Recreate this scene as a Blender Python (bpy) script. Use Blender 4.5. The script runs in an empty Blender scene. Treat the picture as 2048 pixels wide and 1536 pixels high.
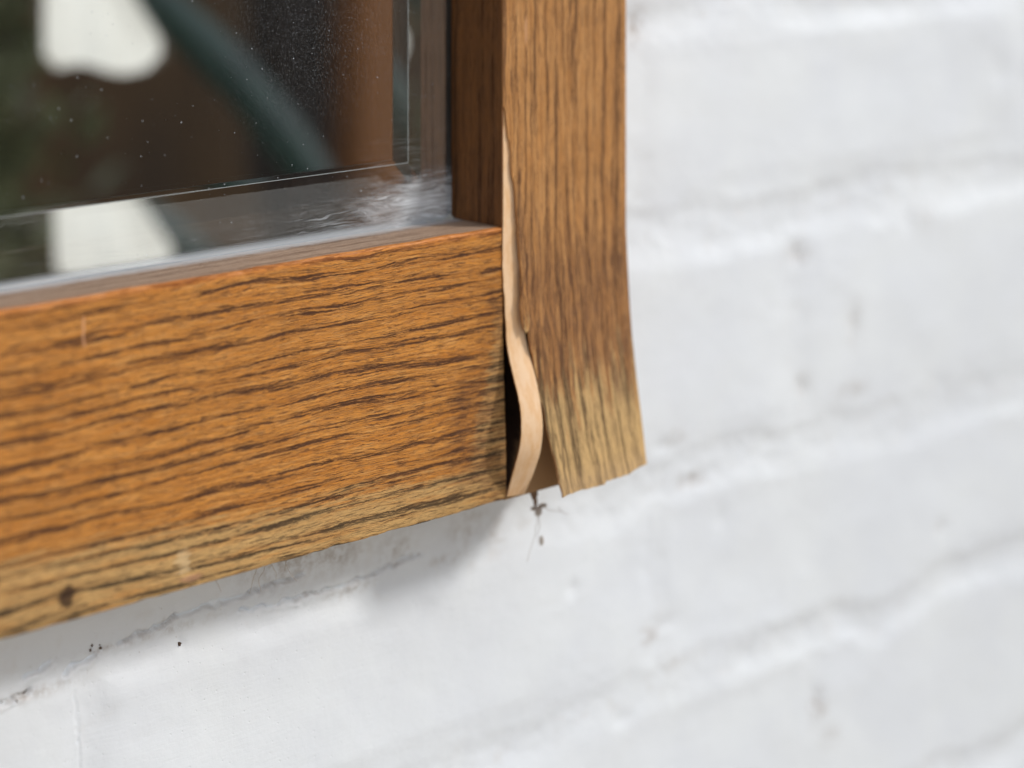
import bpy, bmesh, math, random
import numpy as np
from mathutils import Vector
random.seed(7); rng = np.random.default_rng(11)
S = bpy.context.scene
MM = 0.001
def P(u, n, z):                       # millimetres: u along the wall, n out of the wall, z up
    return Vector((u*MM, -n*MM, z*MM))

# ------------------------------------------------------------------ camera
CAM = (-472.7, 529.6, 119.0)
cam_d = bpy.data.cameras.new('camera'); cam = bpy.data.objects.new('camera', cam_d)
S.collection.objects.link(cam); S.camera = cam
cam.location = P(*CAM)
cam.rotation_euler = (math.pi/2, 0, -math.radians(43.83))
cam_d.lens = 82.2; cam_d.sensor_width = 36; cam_d.shift_y = -0.5498
cam_d.clip_start = 0.01; cam_d.clip_end = 200
cam_d.dof.use_dof = True; cam_d.dof.focus_distance = 0.650; cam_d.dof.aperture_fstop = 5.8

# ------------------------------------------------------------------ world, sun, exposure
W = bpy.data.worlds.new('World'); S.world = W; W.use_nodes = True
wn = W.node_tree.nodes; wl = W.node_tree.links
SUN_AZ = math.radians(40); SUN_EL = math.radians(32)   # azimuth measured from the wall's normal towards +u
sky = wn.new('ShaderNodeTexSky'); sky.sky_type = 'NISHITA'; sky.sun_disc = False
sky.sun_elevation = SUN_EL; sky.sun_rotation = math.pi - SUN_AZ
sky.air_density = 1.0; sky.dust_density = 0.8; sky.ozone_density = 1.0
hs = wn.new('ShaderNodeHueSaturation'); hs.inputs['Saturation'].default_value = 0.34
mn = wn.new('ShaderNodeVectorMath'); mn.operation = 'MINIMUM'; mn.inputs[1].default_value = (7, 7, 7)   # sky brightness capped to cut the glare round the sun
wl.new(sky.outputs[0], mn.inputs[0]); wl.new(mn.outputs[0], hs.inputs['Color']); wl.new(hs.outputs[0], wn['Background'].inputs[0])
wn['Background'].inputs[1].default_value = 0.15
sd = bpy.data.lights.new('sun', 'SUN'); so = bpy.data.objects.new('sun', sd); S.collection.objects.link(so)
sd.energy = 1.35; sd.angle = math.radians(9); sd.color = (1.0, 0.97, 0.93)
dirv = Vector((math.sin(SUN_AZ)*math.cos(SUN_EL), -math.cos(SUN_AZ)*math.cos(SUN_EL), math.sin(SUN_EL)))
so.rotation_euler = dirv.to_track_quat('Z', 'Y').to_euler()
so.location = dirv*5
S.view_settings.view_transform = 'Standard'; S.view_settings.look = 'None'
S.view_settings.exposure = 0.53; S.view_settings.gamma = 1.0
S.render.engine = 'CYCLES'
cy = S.cycles
cy.max_bounces = 14; cy.glossy_bounces = 8; cy.transmission_bounces = 12; cy.diffuse_bounces = 5
cy.transparent_max_bounces = 12
cy.caustics_reflective = False; cy.caustics_refractive = False
cy.use_denoising = True
try:
    cy.denoiser = 'OPENIMAGEDENOISE'; cy.denoising_input_passes = 'RGB_ALBEDO_NORMAL'; cy.denoising_prefilter = 'ACCURATE'
except Exception: pass
cy.use_adaptive_sampling = False
cy.sample_clamp_indirect = 8

# ------------------------------------------------------------------ object helpers
def link(o, parent=None):
    S.collection.objects.link(o)
    if parent: o.parent = parent
    return o
def tag(o, label=None, cat=None, group=None, kind=None):
    if label: o['label'] = label
    if cat: o['category'] = cat
    if group: o['group'] = group
    if kind: o['kind'] = kind
    return o
def mesh_obj(name, verts, faces, mat, parent=None, uvs=None, smooth=False, origin=None):
    me = bpy.data.meshes.new(name)
    me.from_pydata([tuple(v) for v in verts], [], faces)
    mats = mat if isinstance(mat, (list, tuple)) else [mat]
    for m in mats: me.materials.append(m)
    if uvs is not None:
        uv = me.uv_layers.new(name='UVMap')
        li = np.empty(len(me.loops), dtype=np.int32); me.loops.foreach_get('vertex_index', li)
        uv.data.foreach_set('uv', np.asarray(uvs, dtype=np.float32)[li].ravel())
    if smooth: me.polygons.foreach_set('use_smooth', [True]*len(me.polygons))
    me.update()
    return link(bpy.data.objects.new(name, me), parent)
class Box:
    """collects boxes / prisms given in (u,n,z) mm; uv chosen per face so the grain runs along 'g'"""
    def __init__(s): s.bm = bmesh.new(); s.uv = s.bm.loops.layers.uv.new('UVMap')
    def hexa(s, c, g='u', mi=None):
        vs = [s.bm.verts.new(P(*p)) for p in c]
        q = [(0,1,2,3),(7,6,5,4),(0,4,5,1),(1,5,6,2),(2,6,7,3),(3,7,4,0)]
        for k, ix in enumerate(q):
            f = s.bm.faces.new([vs[i] for i in ix])
            if mi: f.material_index = mi.get(k, 0)
            for lo, i in zip(f.loops, ix):
                u, n, z = c[i]
                if g == 'u': lo[s.uv].uv = (u, z + (n if k in (2,4,0,1) else 0) + (0 if k in (0,1) else 300)) if k in (2,4) else (u if k in (0,1) else n, z)
                else: lo[s.uv].uv = (z, u + n)
    def box(s, u0,u1,n0,n1,z0,z1, g='u'):
        s.hexa([(u0,n1,z0),(u1,n1,z0),(u1,n1,z1),(u0,n1,z1),(u0,n0,z0),(u1,n0,z0),(u1,n0,z1),(u0,n0,z1)], g)
    def build(s, name, mat, parent=None, bevel=0):
        bmesh.ops.recalc_face_normals(s.bm, faces=s.bm.faces)
        me = bpy.data.meshes.new(name); s.bm.to_mesh(me); s.bm.free()
        for m in (mat if isinstance(mat,(list,tuple)) else [mat]): me.materials.append(m)
        o = link(bpy.data.objects.new(name, me), parent)
        if bevel:
            b = o.modifiers.new('bevel','BEVEL'); b.width = bevel*MM; b.segments = 3; b.limit_method='ANGLE'
            me.polygons.foreach_set('use_smooth', [True]*len(me.polygons))
        return o

# ------------------------------------------------------------------ node helpers
class NG:
    def __init__(s, name):
        s.m = bpy.data.materials.new(name); s.m.use_nodes = True
        s.t = s.m.node_tree; s.t.nodes.clear(); s.L = s.t.links
        s.out = s.t.nodes.new('ShaderNodeOutputMaterial')
    def node(s, ty, **kw):
        n = s.t.nodes.new(ty)
        for k, v in kw.items(): setattr(n, k, v)
        return n
    def put(s, sock, v):
        if isinstance(v, bpy.types.NodeSocket): s.L.new(v, sock)
        elif v is not None: sock.default_value = v
    def M(s, op, a, b=None, c=None, clamp=False):
        n = s.node('ShaderNodeMath', operation=op, use_clamp=clamp)
        for i, v in enumerate((a, b, c)):
            if v is not None: s.put(n.inputs[i], v)
        return n.outputs[0]
    def add(s,a,b): return s.M('ADD',a,b)
    def sub(s,a,b): return s.M('SUBTRACT',a,b)
    def mul(s,a,b): return s.M('MULTIPLY',a,b)
    def step(s, v, a, b):          # smoothstep from a to b
        n = s.node('ShaderNodeMapRange', interpolation_type='SMOOTHSTEP')
        s.put(n.inputs[0], v); s.put(n.inputs[1], a); s.put(n.inputs[2], b)
        n.inputs[3].default_value = 0; n.inputs[4].default_value = 1
        return n.outputs[0]
    def vec(s, x, y, z=0.0):
        n = s.node('ShaderNodeCombineXYZ')
        s.put(n.inputs[0], x); s.put(n.inputs[1], y); s.put(n.inputs[2], z); return n.outputs[0]
    def noise(s, v, scale=1.0, detail=2.0, rough=.5, dist=0.0):
        n = s.node('ShaderNodeTexNoise', noise_dimensions='3D')
        s.put(n.inputs['Vector'], v); n.inputs['Scale'].default_value = scale
        n.inputs['Detail'].default_value = detail; n.inputs['Roughness'].default_value = rough
        n.inputs['Distortion'].default_value = dist
        return n.outputs[0]
    def mix(s, f, a, b, blend='MIX'):
        n = s.node('ShaderNodeMix', data_type='RGBA', blend_type=blend)
        s.put(n.inputs[0], f)
        for i, v in ((6,a),(7,b)):
            if isinstance(v, tuple): v = (*v, 1.0) if len(v)==3 else v
            s.put(n.inputs[i], v)
        return n.outputs[2]
    def bump(s, h, strength, dist, normal=None):
        n = s.node('ShaderNodeBump'); s.put(n.inputs['Strength'], strength); n.inputs['Distance'].default_value = dist
        s.put(n.inputs['Height'], h); s.put(n.inputs['Normal'], normal); return n.outputs[0]
    def bsdf(s, color, rough=.5, normal=None, **kw):
        b = s.node('ShaderNodeBsdfPrincipled')
        if isinstance(color, tuple): color = (*color[:3], 1.0)
        s.put(b.inputs['Base Color'], color); s.put(b.inputs['Roughness'], rough); s.put(b.inputs['Normal'], normal)
        for k, v in kw.items(): s.put(b.inputs[k.replace('_',' ')], v)
        return b.outputs[0]
    def done(s, shader): s.L.new(shader, s.out.inputs[0]); return s.m
    def uv(s):
        n = s.node('ShaderNodeUVMap'); n.uv_map = 'UVMap'
        q = s.node('ShaderNodeSeparateXYZ'); s.L.new(n.outputs[0], q.inputs[0])
        return q.outputs[0], q.outputs[1]
def lin(r,g,b):
    f = lambda c: (c/255/12.92) if c/255 <= .04045 else ((c/255+.055)/1.055)**2.4
    return (f(r), f(g), f(b))
def sc(c, k): return tuple(x*k for x in c)

# ------------------------------------------------------------------ wood
def wood(name, light, mid, dark, seed=0.0, bleach=None, stain=None, extra=None, period=5.6,
         pale=lin(205,170,112), pale_dark=lin(72,58,38), pore_amt=1.0, rough=.42, bumpk=1.0, slope=0.0, fleck=(.66,.39,.17)):
    g = NG(name); s0, t0 = g.uv()
    s1 = g.add(s0, seed*37.3); t1 = g.add(g.add(t0, g.mul(s0, slope)), seed*11.7)
    # wandering of the grain
    wA = g.noise(g.vec(g.mul(s1,.014), g.mul(t1,.05), seed), 1, 2)
    wB = g.noise(g.vec(g.mul(s1,.07), g.mul(t1,.30), seed+3), 1, 2)
    wC = g.noise(g.vec(g.mul(s1,.6), g.mul(t1,1.6), seed+5), 1, 2)
    t = g.add(t1, g.mul(g.sub(wA,.5), 5.5)); t = g.add(t, g.mul(g.sub(wB,.5), .9)); t = g.add(t, g.mul(g.sub(wC,.5), .55))
    # growth rings: soft early-wood bands in which the pores crowd
    ph = g.noise(g.vec(g.mul(s1,.006), g.mul(t,.11), seed+9), 1, 1)
    ring = g.M('SINE', g.add(g.mul(t, 2*math.pi/period), g.mul(ph, 13.0)))
    ring = g.step(ring, -.3, .95)
    n2 = g.noise(g.vec(g.mul(s1,.034), g.mul(t,.8), seed+13), 1, 3, .6)
    band = g.M('MULTIPLY', g.add(ring, .15), g.step(n2, .30, .62))
    # pores, three sizes
    pA = g.noise(g.vec(g.mul(s1,.075), g.mul(t,1.7), seed+17), 1, 4, .68)
    thA = g.sub(.655, g.mul(band, .20))
    poreA = g.step(pA, thA, g.add(thA,.055))
    pB = g.noise(g.vec(g.mul(s1,.13), g.mul(t,2.5), seed+23), 1, 4, .66)
    thB = g.sub(.562, g.mul(band, .09))
    poreB = g.step(pB, thB, g.add(thB,.06))
    pC = g.noise(g.vec(g.mul(s1,.26), g.mul(t,4.8), seed+27), 1, 3, .65)
    poreC = g.step(pC, .50, .60)
    fib = g.noise(g.vec(g.mul(s1,.30), g.mul(t,6.5), seed+31), 1, 4, .68)
    gr = g.noise(g.vec(g.mul(s1,2.4), g.mul(t,9.0), seed+33), 1, 2, .6)
    big = g.noise(g.vec(g.mul(s1,.03), g.mul(t,.33), seed+41), 1, 3, .6)
    base = g.mix(g.step(big, .30,.70), mid, light)
    fl = g.step(g.noise(g.vec(g.mul(s1,.10), g.mul(t,1.3), seed+47), 1, 3, .65), .45,.75)
    base = g.mix(g.mul(fl,.60), base, fleck)
    rs = g.step(g.noise(g.vec(g.mul(s1,.036), g.mul(t,1.7), seed+53), 1, 4, .65), .44,.60)
    base = g.mix(g.mul(rs,.66), base, tuple(.8*a+.2*b for a,b in zip(sc(mid,.72),dark)))
    base = g.mix(g.mul(band,.50), base, tuple(.55*a+.45*b for a,b in zip(mid,dark)))
    drk = dark
    bl = None
    if bleach:
        bl = bleach(g, s0, t0)
        base = g.mix(bl, base, g.mix(g.step(big,.35,.65), pale, sc(pale,.86)))
        base = g.mix(g.mul(bl, g.mul(band,.35)), base, sc(pale_dark,2.2))
        drk = g.mix(bl, (*dark,1.0), (*pale_dark,1.0))
    if stain:
        st = stain(g, s0, t0)
        base = g.mix(g.mul(st,g.add(.15,g.mul(g.step(fl,.2,.8),.3))), base, (.20,.075,.027))
        base = g.mix(g.mul(st, g.mul(g.step(g.add(g.mul(pA,.6),g.mul(pB,.4)),.45,.54),.9)), base, (.100,.036,.016))
    base = g.mix(1.0, base, g.vec(*(g.add(.50, g.mul(fib,1.0)),)*3), 'MULTIPLY')
    base = g.mix(g.mul(g.step(gr,.30,.8),.22), base, sc(light,1.35))
    base = g.mix(g.mul(poreC,.42*pore_amt), base, drk)
    base = g.mix(g.mul(poreB,.72*pore_amt), base, drk)
    col = g.mix(g.mul(poreA,.86*pore_amt), base, drk)
    if extra: col = extra(g, s0, t0, col)
    h = g.sub(g.mul(fib,.30), g.add(g.mul(poreA,.9), g.add(g.mul(poreB,.5), g.mul(poreC,.25))))
    h = g.add(h, g.mul(gr,.15))
    nrm = g.bump(h, .75, .00020*bumpk)
    r = g.add(rough, g.mul(g.add(poreA, poreB), .22))
    if bl is not None: r = g.add(r, g.mul(bl,.16))
    return g.done(g.bsdf(col, r, nrm, Specular_IOR_Level=.34))

def blob(g, s, t, s0, t0, rs, rt, amp=.5, fr=(.3,.8)):
    d = g.M('SQRT', g.add(g.M('POWER', g.mul(g.sub(s,s0),1/rs), 2), g.M('POWER', g.mul(g.sub(t,t0),1/rt), 2)))
    d = g.add(d, g.mul(g.sub(g.noise(g.vec(g.mul(s,fr[0]), g.mul(t,fr[1]), 4.4),1,3),.5), amp*2))
    return g.step(d, 1.15, .55)

def rail_bleach(g, s, t):
    rag = g.mul(g.sub(g.noise(g.vec(g.mul(s,.06), g.mul(t,.9), 2.2),1,4,.66),.5), 20)
    edge = g.add(-69.5, g.mul(g.M('MAXIMUM', g.mul(s,-1), 0), .045))          # bleached foot
    a = g.step(g.add(t, rag), g.add(edge,3.0), g.sub(edge,3.5))
    rag2 = g.mul(g.sub(g.noise(g.vec(g.mul(s,.16), g.mul(t,1.0), 7.2),1,3,.6),.5), 13)
    lim = g.add(-3.5, g.mul(g.step(t,-30,-70), -9))                          # bleached end grain side
    b = g.mul(g.step(g.add(s, rag2), g.sub(lim,1.5), g.add(lim,1.5)), g.step(t,-14,-42))
    v = g.noise(g.vec(g.mul(s,.05), g.mul(t,.5), 8.8),1,3,.6)
    return g.mul(g.M('MAXIMUM', a, b), g.add(.50, g.mul(g.step(v,.3,.6),.5)))
def rail_stain(g, s, t):
    rag = g.mul(g.sub(g.noise(g.vec(g.mul(s,.10), g.mul(t,.9), 12.2),1,3,.6),.5), 18)
    ss = g.add(s, rag)
    m = g.mul(g.step(ss,-26,-12), g.mul(g.step(ss, -1,-7), g.mul(g.step(t,-38,-50), g.step(t,-76,-69))))
    return g.M('MINIMUM', g.mul(g.M('MAXIMUM', m, g.mul(g.mul(g.step(ss,-11,-4), g.step(t,-5,-25)),.5)),1.5), 1.0)
def rail_extra(g, s, t, col):
    e = g.step(g.add(t, g.mul(g.sub(g.noise(g.vec(g.mul(s,.1), 0, 1),1,3),.5),2.5)), -2.6, -.6)   # worn orange arris
    col = g.mix(g.mul(e,.45), col, lin(205,118,44))
    col = g.mix(g.mul(blob(g,s,t,-149.3,-74,2.6,3.2,1.1),.85), col, lin(50,26,12))
    col = g.mix(g.mul(blob(g,s,t,-147,-79.5,2.4,1.6,1.1),.7), col, lin(62,48,28))
    col = g.mix(g.mul(blob(g,s,t,-114,-73,2.6,4.0,1.4),.55), col, lin(226,196,150))
    col = g.mix(g.mul(blob(g,s,t,-112,-78,4,1.0,.6),.5), col, lin(205,150,118))
    # pale vertical scratch
    d = g.M('ABSOLUTE', g.sub(g.add(s, g.mul(g.sub(g.noise(g.vec(0, g.mul(t,.35), 3),1,2),.5),2.2)), -144.6))
    sm = g.mul(g.step(d,.45,.12), g.mul(g.step(t,-13.2,-12.2), g.step(t,-4.6,-5.8)))
    return g.mix(g.mul(sm,.75), col, lin(225,170,130))
def stile_bleach(g, s, t):
    rag = g.mul(g.sub(g.noise(g.vec(g.mul(s,.045), g.mul(t,.55), 5.2),1,3,.62),.5), 85)
    return g.step(g.add(s, rag), -44, -54)
def stile_stain(g, s, t):
    rag = g.mul(g.sub(g.noise(g.vec(g.mul(s,.05), g.mul(t,.5), 15.2),1,3,.62),.5), 85)
    ss = g.add(s, rag)
    return g.mul(g.mul(g.step(ss, 4,-16), g.step(ss,-60,-44)), 1.0)
def stile_extra(g, s, t, col):
    sm = g.mul(blob(g,s,t,57,9.2,5,.7,.35,(.4,1.2)),.5)
    col = g.mix(sm, col, lin(222,170,128))
    for (tc_, s0_, w_) in ((15.5,-48,.16),(21,-60,.12),(29,-66,.14)):       # hairline splits running up from the loose end
        d = g.M('ABSOLUTE', g.sub(g.add(t, g.mul(g.sub(g.noise(g.vec(g.mul(s,.08), 0, tc_),1,2),.5),3)), tc_))
        col = g.mix(g.mul(g.mul(g.step(d, w_*2.2, w_*.6), g.step(s, s0_, s0_-8)),.85), col, (.045,.022,.010))
    e = g.step(s,-70,-79)
    return g.mix(g.mul(e,.35), col, lin(200,165,125))

m_rail = wood('oak_rail', (.68,.290,.058), (.55,.198,.027), (.075,.027,.011), 1.0, rail_bleach, rail_stain, rail_extra, period=4.6, fleck=(.74,.42,.155),
              pale=(.62,.385,.150), pale_dark=(.070,.044,.021))
m_stile = wood('oak_stile', (.61,.305,.105), (.48,.205,.052), (.120,.050,.020), 2.0, stile_bleach, stile_stain, stile_extra,
               period=4.4, fleck=(.66,.39,.17), pale=(.66,.43,.18), pale_dark=(.10,.062,.030), pore_amt=.8, rough=.5)
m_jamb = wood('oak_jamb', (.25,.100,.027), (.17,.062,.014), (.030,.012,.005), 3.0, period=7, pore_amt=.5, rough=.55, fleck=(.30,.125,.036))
def ledge_extra(g, s, t, col):
    n = g.noise(g.vec(g.mul(s,1.8), g.mul(t,3.5), 2),1,3)
    dn = g.noise(g.vec(g.mul(s,.25), g.mul(t,.5), 6),1,4,.65)
    col = g.mix(g.mul(g.step(g.add(t, g.mul(g.sub(dn,.5),7)), 13.5, 18.5),.72), col, (.66,.67,.68))      # dust lying against the glass
    return g.mix(g.mul(g.step(n,.60,.70),.5), col, (.72,.62,.52))
m_ledge = wood('oak_ledge', (.55,.37,.25), (.48,.31,.205), (.24,.14,.085), 4.0, period=6, pore_amt=.5, rough=.62, extra=ledge_extra, fleck=(.62,.45,.33))
m_trim = wood('oak_trim', (.46,.185,.050), (.36,.125,.026), (.060,.020,.008), 6.0)
def pale_wood(name, c1, c2, sd, rough=.6):
    g = NG(name); s, t = g.uv()
    a = g.noise(g.vec(g.mul(s,.12), g.mul(t,.35), sd),1,3,.6)
    f = g.noise(g.vec(g.mul(s,.5), g.mul(t,5), sd+2),1,3,.6)
    c = g.noise(g.vec(g.mul(s,.9), g.mul(t,.25), sd+4),1,2,.6)
    col = g.mix(g.step(a,.38,.66), c1, c2)
    col = g.mix(g.mul(g.step(f,.5,.8),.30), col, sc(c2,.75))
    col = g.mix(g.mul(g.step(c,.58,.68),.25), col, sc(c1,1.1))
    return g.done(g.bsdf(col, rough, g.bump(g.add(f,g.mul(c,.5)),.5,.00015)))
m_strip = pale_wood('pale_backing', (.86,.59,.36), (.80,.49,.25), 3)
m_core = pale_wood('stile_core', (.40,.24,.12), (.30,.165,.07), 8, .8)
g = NG('stile_hollow'); s_, t_ = g.uv()            # old = cavity shade painted near-black into the hollow's colour
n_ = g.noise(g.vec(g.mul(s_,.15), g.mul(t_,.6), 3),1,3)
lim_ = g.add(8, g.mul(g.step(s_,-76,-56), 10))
hollow_shade = g.mul(g.step(g.sub(g.add(t_, g.mul(n_,2)), lim_), 1.5, -1.0), g.step(s_, -79.5,-77))
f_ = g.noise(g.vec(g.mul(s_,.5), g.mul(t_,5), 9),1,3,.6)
m_hollow = g.done(g.bsdf(g.mix(hollow_shade, g.mix(f_,(.42,.25,.12),(.30,.165,.07)), (.024,.010,.004)), .9))
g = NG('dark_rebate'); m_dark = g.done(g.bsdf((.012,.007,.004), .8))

# ------------------------------------------------------------------ numpy noise
def vnoise(x, y, seed):
    r = np.random.default_rng(seed).random((257,257))
    xi = np.floor(x).astype(int); yi = np.floor(y).astype(int)
    fx = x-xi; fy = y-yi; fx = fx*fx*(3-2*fx); fy = fy*fy*(3-2*fy)
    a = r[xi%256, yi%256]; b = r[(xi+1)%256, yi%256]; c = r[xi%256,(yi+1)%256]; d = r[(xi+1)%256,(yi+1)%256]
    return (a*(1-fx)+b*fx)*(1-fy)+(c*(1-fx)+d*fx)*fy - .5
def fbm(x, y, seed, o=4, r=.5):
    v = 0; a = 1.0
    for k in range(o):
        v = v + a*vnoise(x*2**k+k*17.3, y*2**k+k*9.1, seed+k); a *= r
    return v
def sstep(x, a, b):
    k = np.clip((x-a)/(b-a), 0, 1); return k*k*(3-2*k)

# ------------------------------------------------------------------ the painted brick wall
# courses: (bottom of joint, top of joint)
JO = [(-620,-612),(-548,-538),(-472,-462),(-398,-386),(-322,-311),(-250,-239),(-177,-164),(-109,-94),(-25,-9),(50,61),(126,137),(201,212),(277,288),(352,363),(428,439),(503,514),(579,590),(654,665)]
PER = {7:(-124.5,-240), 8:(175,-48), 6:(187,-37), 9:(93,-130)}      # joint index above the course -> one known perpend
def seglen(px, py, ax, ay, bx, by):
    dx, dy = bx-ax, by-ay; L = dx*dx+dy*dy
    k = np.clip(((px-ax)*dx+(py-ay)*dy)/L, 0, 1)
    return np.hypot(px-ax-k*dx, py-ay-k*dy)
def wall_height(U, Z):
    wz = Z + fbm(U/38, Z/60, 21, 3)*8.0 + fbm(U/9, Z/14, 25, 2)*1.4
    wu = U + fbm(U/60, Z/30, 31, 3)*7.0 + fbm(U/14, Z/9, 35, 2)*1.6
    H = np.zeros_like(U); joint = np.zeros_like(U)
    for i,(a,b) in enumerate(JO):
        m = sstep(wz, a-5.5, a+4.5)*(1-sstep(wz, b-6.0, b+2.5))     # lower arris soft, upper arris crisper
        joint = np.maximum(joint, m)
    # perpends and brick faces
    for i in range(len(JO)-1):
        z0, z1 = JO[i][1], JO[i+1][0]
        row = (Z >= JO[i][0]+4) & (Z < JO[i+1][0]+4)
        known = {7:175, 6:-124.5, 8:93, 5:187}.get(i)
        base = known if known is not None else random.uniform(0,225)
        per = np.mod(wu-base+112, 226)-112
        mz = sstep(wz, z0-4, z0)*(1-sstep(wz, z1, z1+4))
        m = (1-sstep(np.abs(per), 1.5, 9.0))*mz*(.28 if i>=7 else (.55 if i==6 else .35))
        joint = np.where(row, np.maximum(joint, m), joint)
        k = np.floor((U-base)/226).astype(int) % 37
        offs = np.random.default_rng(100+i).uniform(-1,1,(37,3))
        pm = np.mod(U-base,226); ef = sstep(np.minimum(pm,226-pm),0,16)*sstep(np.minimum(Z-z0,z1-Z),0,9)
        H += np.where(row, offs[k,0]*.7 + offs[k,1]*(pm/226-.5)*1.0, 0)*ef
    amp = .75 + .5*vnoise(U/90, Z/60, 77)
    H = H - joint*1.15*amp
    H += fbm(U/70, Z/55, 41, 3)*1.6 + fbm(U/16, Z/13, 51, 3)*(.28+.35*joint) + fbm(U/3.6, Z/3.2, 61, 3)*(.05+.14*joint)
    # pits and blobs in the thick paint
    pits = [(-140,-109,1.6,2.2),(-90.7,-108.2,1.5,1.8),(-119,-103,.8,.8),(-116.5,-104,.8,.8),(175.9,-35,4,3),(92,51,5,5),(121,-105,8,2.5),(105,-90,5,3),
            (187,-196,4,4),(240,-30,4,4),(300,20,5,5),(207,-64,3,7),(178,-82,3,3),(135,-120,4,4),(108,-150,6,3),(262,-150,4,3),(33,-97,8,6),(-30,-95,6,3),(-8,-101,6,3),(62,-128,3,3),(85,-176,5,3),(150,-172,4,4)]
    for (a,b,r1,r2) in pits:
        H -= .65*np.exp(-(((U-a)/r1)**2+((Z-b)/r2)**2))
    # creases where paint bridged the bed joint
    cr = [(-142,-105.5,-132,-103.5),(-128,-107,-118,-104.5),(-112,-104,-92,-101),(-92,-101,-66,-100),(-66,-100,-48,-99),(-70,-104,-50,-105.5),(-50,-105.5,-22,-105),(-22,-105,-2,-103),(-160,-109,-145,-110),(-145,-110,-140,-109),(-126,-113,-124,-126),(-124,-126,-123,-142)]
    for (a,b,c,d) in cr:
        w = seglen(U + fbm(U/3,Z/3,71,2)*1.6, Z + fbm(U/3,Z/3,73,2)*1.6, a,b,c,d)
        H -= (1.6 if b>-112.5 else .35)*np.exp(-(w/.45)**2); 
        w2 = seglen(U, Z+1.2 + fbm(U/4,Z/4,75,2)*1.6, a,b,c,d)
        H += (.6 if b>-112.5 else .1)*np.exp(-(w2/.9)**2)*(.6+fbm(U/2.2,Z/2.2,79,2))
    return H+.4, joint
def grid_patch(us, zs):
    U, Z = np.meshgrid(us, zs, indexing='ij')
    H, J = wall_height(U, Z)
    return U, Z, H, J
us = np.concatenate([np.arange(-900,-200,6.0), np.arange(-200,-168,.75), np.arange(-168,20,.45), np.arange(20,360,.75), np.arange(360,1000,6.0)])
zs = np.concatenate([np.arange(-640,-275,6.0), np.arange(-275,-132,.75), np.arange(-132,-86,.45), np.arange(-86,110,.75), np.arange(110,680,6.0)])
U, Z, H, J = grid_patch(us, zs)
nu, nz = U.shape
co = np.stack([U*MM, -H*MM, Z*MM], -1).reshape(-1,3)
ids = np.arange(nu*nz).reshape(nu,nz)
quads = np.stack([ids[:-1,:-1], ids[1:,:-1], ids[1:,1:], ids[:-1,1:]], -1).reshape(-1,4)
# back and rim so that the wall is a solid slab
me = bpy.data.meshes.new('brick_wall')
ring = list(ids[:,0]) + list(ids[-1,1:]) + list(ids[-2::-1,-1]) + list(ids[0,-2:0:-1])
nb = len(co); bk = co[ring].copy(); bk[:,1] = .10
co = np.vstack([co, bk]); nr = len(ring)
rim = np.array([[ring[(k+1)%nr], ring[k], nb+k, nb+(k+1)%nr] for k in range(nr)])
me.vertices.add(len(co)); me.vertices.foreach_set('co', co.astype(np.float32).ravel())
q = np.vstack([quads, rim]); nq = len(q)
me.loops.add(nq*4+nr); me.polygons.add(nq+1)
me.loops.foreach_set('vertex_index', np.concatenate([q.ravel(), nb+np.arange(nr)[::-1]]).astype(np.int32))
me.polygons.foreach_set('loop_start', np.concatenate([np.arange(nq)*4, [nq*4]]).astype(np.int32))
me.polygons.foreach_set('loop_total', np.concatenate([np.full(nq,4), [nr]]).astype(np.int32))
at = me.attributes.new('joint','FLOAT','POINT')
at.data.foreach_set('value', np.concatenate([J.ravel(), np.zeros(nr)]).astype(np.float32))
G = np.zeros_like(U)
for (a,b,r1,r2,k) in [(120,-105,8,2.6,1),(112,-88,5,3,.6),(92,51,6,6,1),(188,-199,5,5,1),(194,-211,6,4,.6),(176,-35,6,4,.8),(207,-64,4,9,.5),(178,-82,4,5,.6),(205,-88,9,3,.7),(262,-150,4,3,.4),(98,-152,7,4,.8),(108,-163,6,4,.5),
                      (-52,-93,16,7,.9),(-36,-96,12,5,.8),(-12,-99,7,4,.7),(18,-99,9,5,.7),(30,-104,4,6,.6),(-30,-107,9,2.0,.7),(10,-107,8,1.6,.8),(-139,-110,12,1.6,.9),(-100,-104,22,1.2,.5),(250,-30,7,5,.4)]:
    G = np.maximum(G, k*np.exp(-(((U-a)/r1)**2+((Z-b)/r2)**2)))
for (a,b,c,d) in [(-118,-104.5,-112,-104),(-112,-104,-92,-101),(-160,-109,-140,-109.5),(-50,-105.5,-22,-105),(-22,-105,-2,-103),(-66,-100,-48,-99)]:
    w = seglen(U + fbm(U/3,Z/3,71,2)*1.6, Z + fbm(U/3,Z/3,73,2)*1.6, a,b,c,d); G = np.maximum(G, .75*np.exp(-(w/.8)**2))
at = me.attributes.new('grime','FLOAT','POINT')
at.data.foreach_set('value', np.concatenate([G.ravel(), np.zeros(nr)]).astype(np.float32))
me.update(calc_edges=True); me.validate()
me.polygons.foreach_set('use_smooth', [True]*len(me.polygons))
wall = link(bpy.data.objects.new('brick_wall', me))
g = NG('white_masonry_paint')
tc = g.node('ShaderNodeTexCoord'); ob = tc.outputs['Object']
vm = g.node('ShaderNodeVectorMath', operation='SCALE'); g.put(vm.inputs[0], ob); vm.inputs['Scale'].default_value = 1000; mmv = vm.outputs[0]
ja = g.node('ShaderNodeAttribute'); ja.attribute_name = 'joint'; jf = ja.outputs['Fac']
big = g.noise(mmv, .02, 3, .6)
col = g.mix(g.step(big,.3,.7), (.78,.81,.85), (.82,.85,.875))
spk = g.noise(mmv, .55, 4, .7); lowm = g.noise(mmv, .045, 2, .5)
dirt = g.mul(g.step(spk,.66,.76), g.add(g.mul(jf,.85), g.mul(g.step(lowm,.55,.75),.12)))
col = g.mix(g.mul(dirt,.75), col, (.30,.255,.20))
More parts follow.
